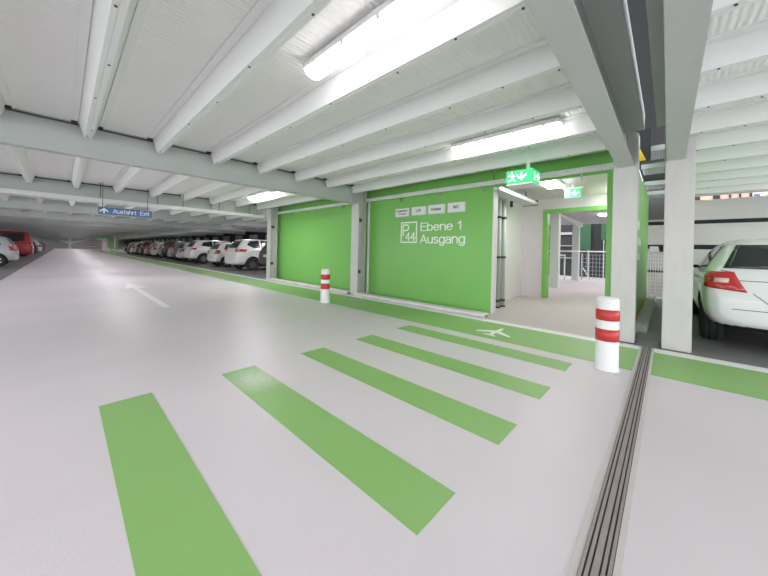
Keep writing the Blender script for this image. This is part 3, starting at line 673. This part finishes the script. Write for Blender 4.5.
mb = MB(); mb.box(11.5, 11.6, 11.3, FARY, 1.0, 2.56); mb.build('backing', M['hole'], wb)
for i in range(22):
    y = 13 + i * 3.2; mb = MB(); mb.box(11.44, 11.5, y, y + 1.6, 1.45, 2.3); mb.build('panel', M['midwall'], wb)
mb = MB(); mb.box(-8.1, -8, 20, FARY, 0, 2.8); struct('wall_left', mb, M['midwall'])
mb = MB(); mb.box(-8, 11.5, FARY, FARY + .2, 0, 2.9); struct('wall_far', mb, M['midwall'], 'grey wall at the far end of the aisle')
# neighbouring building glimpsed through the top gap
T = thing('neighbour_building', 'pink rendered building glimpsed through the gap above the facade panels', 'building', (16, -2, -1))
mb = MB(); mb.box(16, 16.4, -9, .4, -1, 6); part(T, 'wall', mb, M['brick'])
for i, (ya, yb) in enumerate(((-.40, -.82), (-1.144, -1.313), (-1.525, -1.572), (-1.755, -1.80), (-1.99, -2.04), (-2.22, -2.27))):
    mb = MB(); mb.box(15.95, 16.0, yb, ya, 2.6, 4.4); part(T, 'pilaster', mb, M['hole'])
T = thing('outdoor_sign', 'small white sign with dark letters behind the facade gap, above the white hatchback', 'sign', (13, -1.95, 2.6))
mb = MB(); mb.bbox(13.0, 13.04, -2.6, -1.68, 2.62, 2.98, .005); part(T, 'panel', mb, M['plate'])
mb = MB(); mb.box(12.99, 12.999, -1.80, -1.69, 2.80, 2.95); part(T, 'blue_square', mb, M['blue'])
part(T, 'lettering', text_mesh('TA', (13.0, -1.9, 2.76), WX, WZ, .2, .13, .004), M['ink'])
mb = MB(); mb.cyl((13.06, -1.8, -.3), (13.06, -1.8, 2.95), .03, 8); part(T, 'post', mb, M['galv'])
mb = MB(); mb.box(11.6, 25, -9, -4, -.6, -.4); mb.box(11.6, 17.2, -4, .5, -.6, -.4); struct('ground', mb, M['grey_block'])

# far end of the aisle
T = thing('braced_post', 'distant steel post with two diagonal braces at the far wall', 'column', (1.1, 104.5, 0))
mb = MB(); mb.box(.85, 1.35, 104.3, 104.8, 0, 2.55); part(T, 'shaft', mb, M['steel'])
for s in (-1, 1):
    mb = MB(); mb.prism([(1.1 + s * .25, 1.2), (1.1 + s * .25, 1.7), (1.1 + s * 3.4, 2.55), (1.1 + s * 3.4, 2.3)], 'y', 104.5, 104.7); part(T, 'brace', mb, M['steel'])
T = thing('exit_kiosk', 'distant white and green exit kiosk at the far end of the walkway', 'kiosk', (5.6, 70, 0))
mb = MB(); mb.box(5.2, 5.6, 71, 80, 0, 2.35); part(T, 'white_block', mb, M['white_wall'])
mb = MB(); mb.box(5.3, 5.5, 59, 70.9, .6, 2.35); part(T, 'green_panel', mb, M['green_wall'])
mb = MB(); mb.box(5.1, 5.25, 58.6, 58.9, 0, 2.35); part(T, 'white_pillar', mb, M['white_wall'])
T = thing('hanging_exit_lamp', 'tiny green exit light at the far end of the aisle', 'exit sign', (5, 84, 2.1))
mb = MB(); mb.bbox(4.7, 5.6, 84, 84.1, 2.1, 2.35, .01); part(T, 'panel', mb, M['exit_green']); mb = MB(); mb.box(5.1, 5.2, 84.03, 84.07, 2.35, 2.60); part(T, 'rod', mb, M['white'])
T = thing('safety_barrier', 'distant red and white barrier board at the end of the walkway', 'barrier', (4.6, 92, 0))
mb = MB(); mb.box(4.0, 4.7, 92, 92.1, 0.3, .95); part(T, 'red_board', mb, M['red_band']); mb = MB(); mb.box(4.0, 4.7, 91.95, 91.99, .55, .7); part(T, 'white_stripe', mb, M['white'])
for x in (4.1, 4.6):
    mb = MB(); mb.box(x - .03, x + .03, 92.0, 92.1, 0, .3); part(T, 'foot', mb, M['dark'])

# ------------------------------------------------------------------ cars
HATCH = dict(L=4.0, W=1.73, Ht=1.467, st=[
    (0.00, .36, .60, .63, .66, .58), (0.015, .32, .66, .69, .72, .62), (0.05, .29, .80, .88, .79, .64), (0.09, .27, .93, 1.0, .825, .665), (0.20, .25, .97, 1.20, .85, .63), (0.33, .23, .975, 1.385, .858, .60),
    (0.45, .22, .975, 1.435, .862, .59), (0.75, .20, .965, 1.455, .865, .59), (1.4, .18, .95, 1.467, .865, .59), (2.1, .18, .93, 1.45, .865, .585), (2.5, .18, .925, 1.36, .865, .60),
    (2.95, .18, .925, 1.08, .86, .67), (3.1, .18, .92, 1.0, .855, .70), (3.45, .18, .88, .94, .84, .70), (3.8, .20, .74, .82, .77, .58), (3.95, .25, .60, .66, .66, .5), (4.0, .32, .5, .53, .55, .42)],
    wr=.31, ax=(.62, 3.09), side=[[(.46, 1.03), (.62, 1.335), (1.0, 1.37), (1.32, 1.38), (1.32, .99)], [(1.38, .99), (1.38, 1.385), (2.05, 1.37), (2.62, 1.06), (2.70, .97)]],
    rear=[(-.67, 1.03), (.67, 1.03), (.54, 1.335), (-.54, 1.335)], tail=[(.88, .98), (.545, .985), (.42, .735), (.88, .79)], plate=(.26, .66, .77), bump=.42)
SUV = dict(L=4.4, W=1.84, Ht=1.65, st=[
    (0.00, .42, .66, .70, .70, .62), (0.02, .38, .76, .80, .78, .68), (0.07, .36, .98, 1.03, .85, .72), (0.14, .34, 1.05, 1.14, .885, .71), (0.28, .32, 1.08, 1.36, .91, .68), (0.45, .30, 1.08, 1.56, .915, .65),
    (0.6, .29, 1.08, 1.615, .92, .64), (1.0, .28, 1.06, 1.64, .92, .64), (1.7, .26, 1.03, 1.65, .92, .64), (2.3, .26, 1.0, 1.62, .92, .63), (2.75, .26, 1.0, 1.50, .92, .64),
    (3.2, .26, 1.0, 1.17, .915, .70), (3.4, .26, .99, 1.08, .91, .74), (3.8, .26, .95, 1.02, .88, .72), (4.2, .28, .80, .88, .80, .6), (4.36, .33, .66, .72, .68, .5), (4.4, .4, .56, .59, .56, .42)],
    wr=.345, ax=(.80, 3.44), side=[[(.66, 1.22), (.78, 1.46), (1.35, 1.55), (1.35, 1.13)], [(1.42, 1.12), (1.42, 1.555), (2.25, 1.54), (2.9, 1.18), (2.98, 1.07)]],
    rear=[(-.62, 1.14), (.62, 1.14), (.54, 1.52), (-.54, 1.52)], tail=[(1.12, 1.10), (.50, 1.04), (.50, .95), (1.0, .96)], plate=(.26, .74, .86), bump=.52)
MPV = dict(L=4.38, W=1.83, Ht=1.63, st=[
    (0.00, .36, .60, .64, .70, .62), (0.02, .32, .72, .76, .77, .66), (0.06, .30, .96, 1.0, .83, .70), (0.12, .28, 1.05, 1.12, .865, .69), (0.26, .26, 1.08, 1.36, .895, .66), (0.40, .25, 1.08, 1.55, .905, .64),
    (0.55, .24, 1.08, 1.60, .91, .63), (1.0, .22, 1.06, 1.62, .915, .63), (1.7, .20, 1.03, 1.63, .915, .63), (2.3, .20, 1.0, 1.59, .915, .62), (2.7, .20, .99, 1.48, .915, .63),
    (3.3, .20, .98, 1.15, .905, .69), (3.5, .20, .95, 1.04, .90, .72), (3.85, .20, .88, .96, .86, .68), (4.2, .22, .74, .82, .78, .6), (4.35, .27, .60, .66, .66, .5), (4.38, .34, .5, .53, .55, .42)],
    wr=.33, ax=(.83, 3.48), side=[[(.55, 1.30), (.74, 1.50), (1.20, 1.54), (1.20, 1.14), (.85, 1.16)], [(1.27, 1.13), (1.27, 1.545), (2.25, 1.52), (2.95, 1.14), (3.02, 1.04)]],
    rear=[(-.60, 1.14), (.60, 1.14), (.52, 1.50), (-.52, 1.50)], tail=[(1.28, 1.07), (.50, 1.09), (.50, .95), (1.15, .95)], plate=(.26, .74, .86), bump=.42)
VAN = dict(L=4.9, W=1.9, Ht=1.97, st=[
    (0.00, .40, .62, .66, .78, .72), (0.02, .36, .74, .78, .85, .78), (0.06, .34, 1.05, 1.10, .90, .80), (0.10, .33, 1.15, 1.45, .925, .78), (0.18, .32, 1.18, 1.80, .94, .76), (0.30, .30, 1.18, 1.93, .945, .76),
    (0.6, .28, 1.18, 1.96, .95, .76), (1.4, .26, 1.16, 1.97, .95, .76), (2.4, .26, 1.14, 1.97, .95, .76), (3.0, .26, 1.12, 1.93, .95, .75), (3.5, .26, 1.10, 1.65, .945, .75),
    (4.0, .26, 1.08, 1.25, .93, .78), (4.2, .26, 1.03, 1.12, .92, .78), (4.6, .28, .90, .98, .86, .7), (4.8, .32, .72, .8, .76, .6), (4.88, .36, .6, .66, .64, .5), (4.9, .42, .54, .57, .56, .42)],
    wr=.34, ax=(.95, 3.95), side=[[(.38, 1.26), (.42, 1.78), (1.45, 1.82), (1.45, 1.24)], [(1.55, 1.24), (1.55, 1.82), (2.75, 1.82), (2.75, 1.22)], [(2.82, 1.22), (2.82, 1.8), (3.1, 1.76), (3.75, 1.25), (3.8, 1.18)]],
    rear=[(-.72, 1.24), (.72, 1.24), (.66, 1.78), (-.66, 1.78)], tail=[(.90, 1.22), (.76, 1.22), (.76, .86), (.90, .86)], plate=(.26, .80, .92), bump=.5)
CARCACHE = {}
def car_meshes(key, D):
    if key in CARCACHE: return CARCACHE[key]
    rings = []
    for x, zb, zl, zt, w, wr in D['st']:
        g = zt - zl; d7 = min(.07, .45 * g)
        half = [(0, zb), (.72 * w, zb), (.94 * w, zb + .05), (w, zb + .42 * (zl - zb)), (.99 * w, zl - .12 * (zl - zb)), (.955 * w, zl),
                ((.955 * w + wr) / 2 + .02, zl + .55 * (g - d7)), (wr + .012, zt - d7), (wr * .82, zt - .15 * d7), (0, zt)]
        rings.append([(x, y, z) for y, z in half] + [(x, -y, z) for y, z in half[-2:0:-1]])
    bm = bmesh.new(); V = [[bm.verts.new(p) for p in r] for r in rings]; n = len(V[0])
    for a, b in zip(V, V[1:]):
        for i in range(n): bm.faces.new((a[i], a[(i + 1) % n], b[(i + 1) % n], b[i]))
    for r, fl in ((V[0], True), (V[-1], False)):
        h = len(r) // 2
        for i in range(h):      # strips across between the left and right halves
            a, b, c, d = r[i], r[i + 1], r[-(i + 1)], r[-i] if i else r[0]
            vs = [a, b, c, d]; u = []
            for q in vs:
                if q not in u: u.append(q)
            if len(u) > 2:
                try: bm.faces.new(u if not fl else u[::-1])
                except ValueError: pass
    bmesh.ops.recalc_face_normals(bm, faces=bm.faces[:])
    me = bpy.data.meshes.new('body'); bm.to_mesh(me); bm.free()
    tmp = bpy.data.objects.new('tmp', me); C.objects.link(tmp)
    md = tmp.modifiers.new('s', 'SUBSURF'); md.levels = 2; md.render_levels = 2
    dg = bpy.context.evaluated_depsgraph_get(); solid = bpy.data.meshes.new_from_object(tmp.evaluated_get(dg))
    bvh = BVHTree.FromPolygons([v.co[:] for v in solid.vertices], [tuple(p.vertices) for p in solid.polygons])
    # wheel arches
    cut = MB()
    for x in D['ax']:
        for s in (-1, 1): cut.cyl((x, s * (D['W'] / 2 - .27), D['wr']), (x, s * (D['W'] / 2 + .2), D['wr']), D['wr'] + .055, 28)
    co_ = cut.build('cut', M['trim']); md2 = tmp.modifiers.new('b', 'BOOLEAN'); md2.object = co_; md2.operation = 'DIFFERENCE'; md2.solver = 'EXACT'
    dg = bpy.context.evaluated_depsgraph_get(); body = bpy.data.meshes.new_from_object(tmp.evaluated_get(dg))
    bpy.data.objects.remove(co_); bpy.data.objects.remove(tmp)
    body.materials.clear(); body.materials.append(M['car_white']); body.materials.append(M['trim'])
    for p in body.polygons:
        c = p.center; p.use_smooth = True
        arch = any(math.hypot(c.x - ax_, c.z - D['wr']) < D['wr'] + .053 and abs(c.y) < D['W'] / 2 - .02 for ax_ in D['ax'])
        p.material_index = 1 if (c.z < .5 * D['bump'] + .1 or arch) else 0
    def patch(poly, mode, sgn=1, off=.005, cuts=4, m=None, name='patch'):
        bm = bmesh.new()
        P3 = {'x': lambda p: (-1, p[0], p[1]), 'y': lambda p: (p[0], sgn * 3, p[1]), 'd': lambda p: (-1, sgn * p[0], p[1])}[mode]
        f = bm.faces.new([bm.verts.new(P3(p)) for p in poly]); bmesh.ops.triangulate(bm, faces=[f])
        for _ in range(cuts): bmesh.ops.subdivide_edges(bm, edges=[e for e in bm.edges if e.calc_length() > .09], cuts=1, use_grid_fill=False); bmesh.ops.triangulate(bm, faces=bm.faces[:])
        dirv = {'x': Vector((1, 0, 0)), 'y': Vector((0, -sgn, 0)), 'd': Vector((1, 0, 0))}[mode]
        bad = []
        for v in bm.verts:
            if mode == 'd':     # wrap round the rear corner: shoot towards the car's middle line
                tgt = Vector((.9, 0, v.co.z)); ang = v.co.y
                org = Vector((-1.0, v.co.y * 2.0, v.co.z)); dd = (Vector((.62, v.co.y * .62, v.co.z)) - org).normalized()
                h = bvh.ray_cast(org, dd)
            else: h = bvh.ray_cast(v.co, dirv)
            if h[0] is None: bad.append(v); continue
            nn = h[1]
            if nn.dot(dirv) > 0: nn = -nn
            v.co = h[0] + nn * off
        if bad: bmesh.ops.delete(bm, geom=bad, context='VERTS')
        bmesh.ops.recalc_face_normals(bm, faces=bm.faces[:])
        ext = bmesh.ops.solidify(bm, geom=bm.faces[:], thickness=.004)
        me = bpy.data.meshes.new(name); bm.to_mesh(me); bm.free(); me.materials.append(m)
        for p in me.polygons: p.use_smooth = True
        return me
    parts = [('rear_window', patch(D['rear'], 'x', off=.010, cuts=5, m=M['glass'], name='rear_window'))]
    for q in D['side']:
        for s in (1, -1): parts.append(('side_window', patch(q, 'y', s, m=M['glass'], name='side_window')))
    for s in (1, -1):
        parts.append(('tail_light', patch(D['tail'], 'd', s, off=.008, cuts=5, m=M['tail'], name='tail_light')))
        t = D['tail']; cx_, cz_ = sum(p[0] for p in t) / 4 - .06, sum(p[1] for p in t) / 4
        parts.append(('reversing_light', patch([(cx_ - .05, cz_ - .028), (cx_ + .07, cz_ - .028), (cx_ + .07, cz_ + .028), (cx_ - .05, cz_ + .028)], 'd', s, off=.014, cuts=3, m=M['tail_clear'], name='reversing_light')))
    pw, z0, z1 = D['plate']; parts.append(('number_plate', patch([(-pw, z0), (pw, z0), (pw, z1), (-pw, z1)], 'x', off=.012, cuts=3, m=M['licence'], name='number_plate')))
    if key == 'HATCH':
        for a, b in (((.69, 1.0), (.60, .985)), ((.43, .73), (.30, .60)), ((.30, .60), (-.30, .60)), ((-.30, .60), (-.43, .73)), ((-.60, .985), (-.69, 1.0)), ((-.80, .52), (.80, .52)), ((-.58, .88), (.58, .88))):
            d = Vector((b[0] - a[0], b[1] - a[1])).normalized(); q = Vector((-d.y, d.x)) * .004
            parts.append(('panel_seam', patch([(a[0] - q.x, a[1] - q.y), (b[0] - q.x, b[1] - q.y), (b[0] + q.x, b[1] + q.y), (a[0] + q.x, a[1] + q.y)], 'x', off=.001, cuts=3, m=M['trim'], name='panel_seam')))
    # mirrors
    mir = []
    for s in (1, -1):
        mb = MB(); xm = D['side'][-1][-1][0] - .12; zm = D['side'][-1][-1][1] + .06
        mb.bbox(xm - .06, xm + .10, min(s * (D['W'] / 2 - .02), s * (D['W'] / 2 + .17)), max(s * (D['W'] / 2 - .02), s * (D['W'] / 2 + .17)), zm - .07, zm + .08, .03)
        mb.box(xm, xm + .06, min(s * (D['W'] / 2 - .10), s * (D['W'] / 2)), max(s * (D['W'] / 2 - .10), s * (D['W'] / 2)), zm - .06, zm)
        o = mb.build('mirror', M['trim']); mir.append(o.data); bpy.data.objects.remove(o)
    for m_ in mir: parts.append(('mirror', m_))
    mb = MB(); r = D['wr']; w = .205
    mb.lathe([(r * .68, -w / 2 + .01), (r * .9, -w / 2), (r * .985, -w / 2 + .025), (r, -w / 2 + .05), (r, -.045), (r - .008, -.04), (r - .008, -.03), (r, -.025), (r, .025), (r - .008, .03), (r - .008, .04), (r, .045), (r, w / 2 - .05), (r * .985, w / 2 - .025), (r * .9, w / 2), (r * .68, w / 2 - .01)], (0, 0), 36, axis='y')
    o = mb.build('wheel', M['tyre']); wheel = o.data; bpy.data.objects.remove(o)
    mb = MB(); mb.lathe([(r * .69, -.09), (r * .69, .09), (r * .64, .09), (r * .6, .04), (r * .2, .02), (.001, .02)], (0, 0), 32, axis='y', mi=0)
    for k in range(7):
        a = 2 * math.pi * k / 7; u = Vector((math.cos(a), 0, math.sin(a))); p = Vector((-math.sin(a), 0, math.cos(a)))
        vs = [u * (r * .12) + p * .035, u * (r * .66) + p * .022, u * (r * .66) - p * .022, u * (r * .12) - p * .035]
        vs = [q + Vector((0, .03, 0)) for q in vs] + [q + Vector((0, .075, 0)) for q in vs]
        mb.add(vs, [(0, 1, 2, 3), (7, 6, 5, 4), (0, 4, 5, 1), (1, 5, 6, 2), (2, 6, 7, 3), (3, 7, 4, 0)], 1)
    o = mb.build('rim', [M['trim'], M['rim']]); rim = o.data; bpy.data.objects.remove(o)
    CARCACHE[key] = (body, parts, wheel, rim); return CARCACHE[key]
def car(key, D, x, y, rz, paint, label, cat='car', group=None, scale=1.0):
    body, parts, wheel, rim = car_meshes(key, D)
    T = thing('parked_' + {'HATCH': 'hatchback', 'SUV': 'suv', 'MPV': 'minivan', 'VAN': 'van'}[key], label, cat, (x, y, -.004), rz, group)
    b = bpy.data.objects.new('body', body); C.objects.link(b); b.parent = T
    b.material_slots[0].link = 'OBJECT'; b.material_slots[0].material = M[paint]
    for nm, me in parts:
        o = bpy.data.objects.new(nm, me); C.objects.link(o); o.parent = T
        if nm == 'mirror' and key != 'HATCH':
            o.material_slots[0].link = 'OBJECT'; o.material_slots[0].material = M[paint]
    for ax_ in D['ax']:
        for s in (1, -1):
            w = bpy.data.objects.new('wheel', wheel); C.objects.link(w); w.parent = T
            w.location = (ax_, s * (D['W'] / 2 - .125), D['wr']); w.rotation_euler = (0, 0, 0 if s > 0 else math.pi)
            r_ = bpy.data.objects.new('rim', rim); C.objects.link(r_); r_.parent = w
    return T
car('HATCH', HATCH, 5.80, -1.20, 0, 'car_white', 'white hatchback parked close behind the bare column at the floor joint')
car('SUV', SUV, 6.45, 13.62, 0, 'car_black', 'dark car half hidden by the galvanised post at the end of the green wall')
car('MPV', MPV, 5.85, 16.36, 0, 'car_white', 'white minivan with a big red tail light, first white car past the post')
car('HATCH', HATCH, 6.0, 19.72, 0, 'car_white', 'white hatchback tucked between the white minivan and the white sport utility car')
car('SUV', SUV, 5.75, 23.8, 0, 'car_white', 'white sport utility car, farthest of the white cars beside the walkway')
row = [('HATCH', HATCH, 26.5, 'car_silver', 'silver hatchback right behind the farthest white car'), ('HATCH', HATCH, 29.2, 'car_grey', 'dark grey hatchback between the silver hatchback and the black utility car'),
       ('SUV', SUV, 32.6, 'car_black', 'tall black sport utility car in the middle of the long row'), ('HATCH', HATCH, 36.2, 'car_pale', 'pale hatchback just past the tall black utility car'),
       ('HATCH', HATCH, 39.7, 'car_grey', 'grey hatchback, second past the tall black utility car'), ('MPV', MPV, 42.9, 'car_black', 'dark minivan, third past the tall black utility car'),
       ('HATCH', HATCH, 45.9, 'car_black', 'black hatchback, fourth past the tall black utility car'), ('HATCH', HATCH, 49.0, 'car_silver', 'silver hatchback, fifth past the tall black utility car'),
       ('SUV', SUV, 52.2, 'car_grey', 'grey utility car, sixth past the tall black utility car'), ('HATCH', HATCH, 55.4, 'car_black', 'last black hatchback of the long row before the far kiosk')]
for key, D, y, p, lab in row: car(key, D, 5.85, y, 0, p, lab, 'car', 'long row of parked cars')
car('HATCH', HATCH, -1.5, 23.3, math.pi, 'car_silver', 'silver hatchback cut by the frame edge, in front of the red van')
car('VAN', VAN, -1.45, 33.6, math.pi, 'car_red', 'dark red van parked with its tail towards the aisle')
car('SUV', SUV, -1.5, 40.5, math.pi, 'car_black', 'dark car showing just behind the red van')
car('HATCH', HATCH, -1.5, 48.5, math.pi, 'car_pale', 'pale car far behind the red van')
car('HATCH', HATCH, -1.5, 60, math.pi, 'car_grey', 'small distant dark car, last one behind the red van')

# ------------------------------------------------------------------ light
w = bpy.data.worlds.new('sky'); SC.world = w; w.use_nodes = True
bg = w.node_tree.nodes['Background']; bg.inputs['Color'].default_value = (0.93, 0.96, 1.0, 1); bg.inputs['Strength'].default_value = 1.5
SC.view_settings.view_transform = 'Standard'; SC.view_settings.look = 'None'; SC.view_settings.gamma = 1.0
SC.view_settings.exposure = 1.19; SC.view_settings.use_curve_mapping = False
SC.cycles.use_denoising = True; SC.cycles.max_bounces = 10; SC.cycles.diffuse_bounces = 8
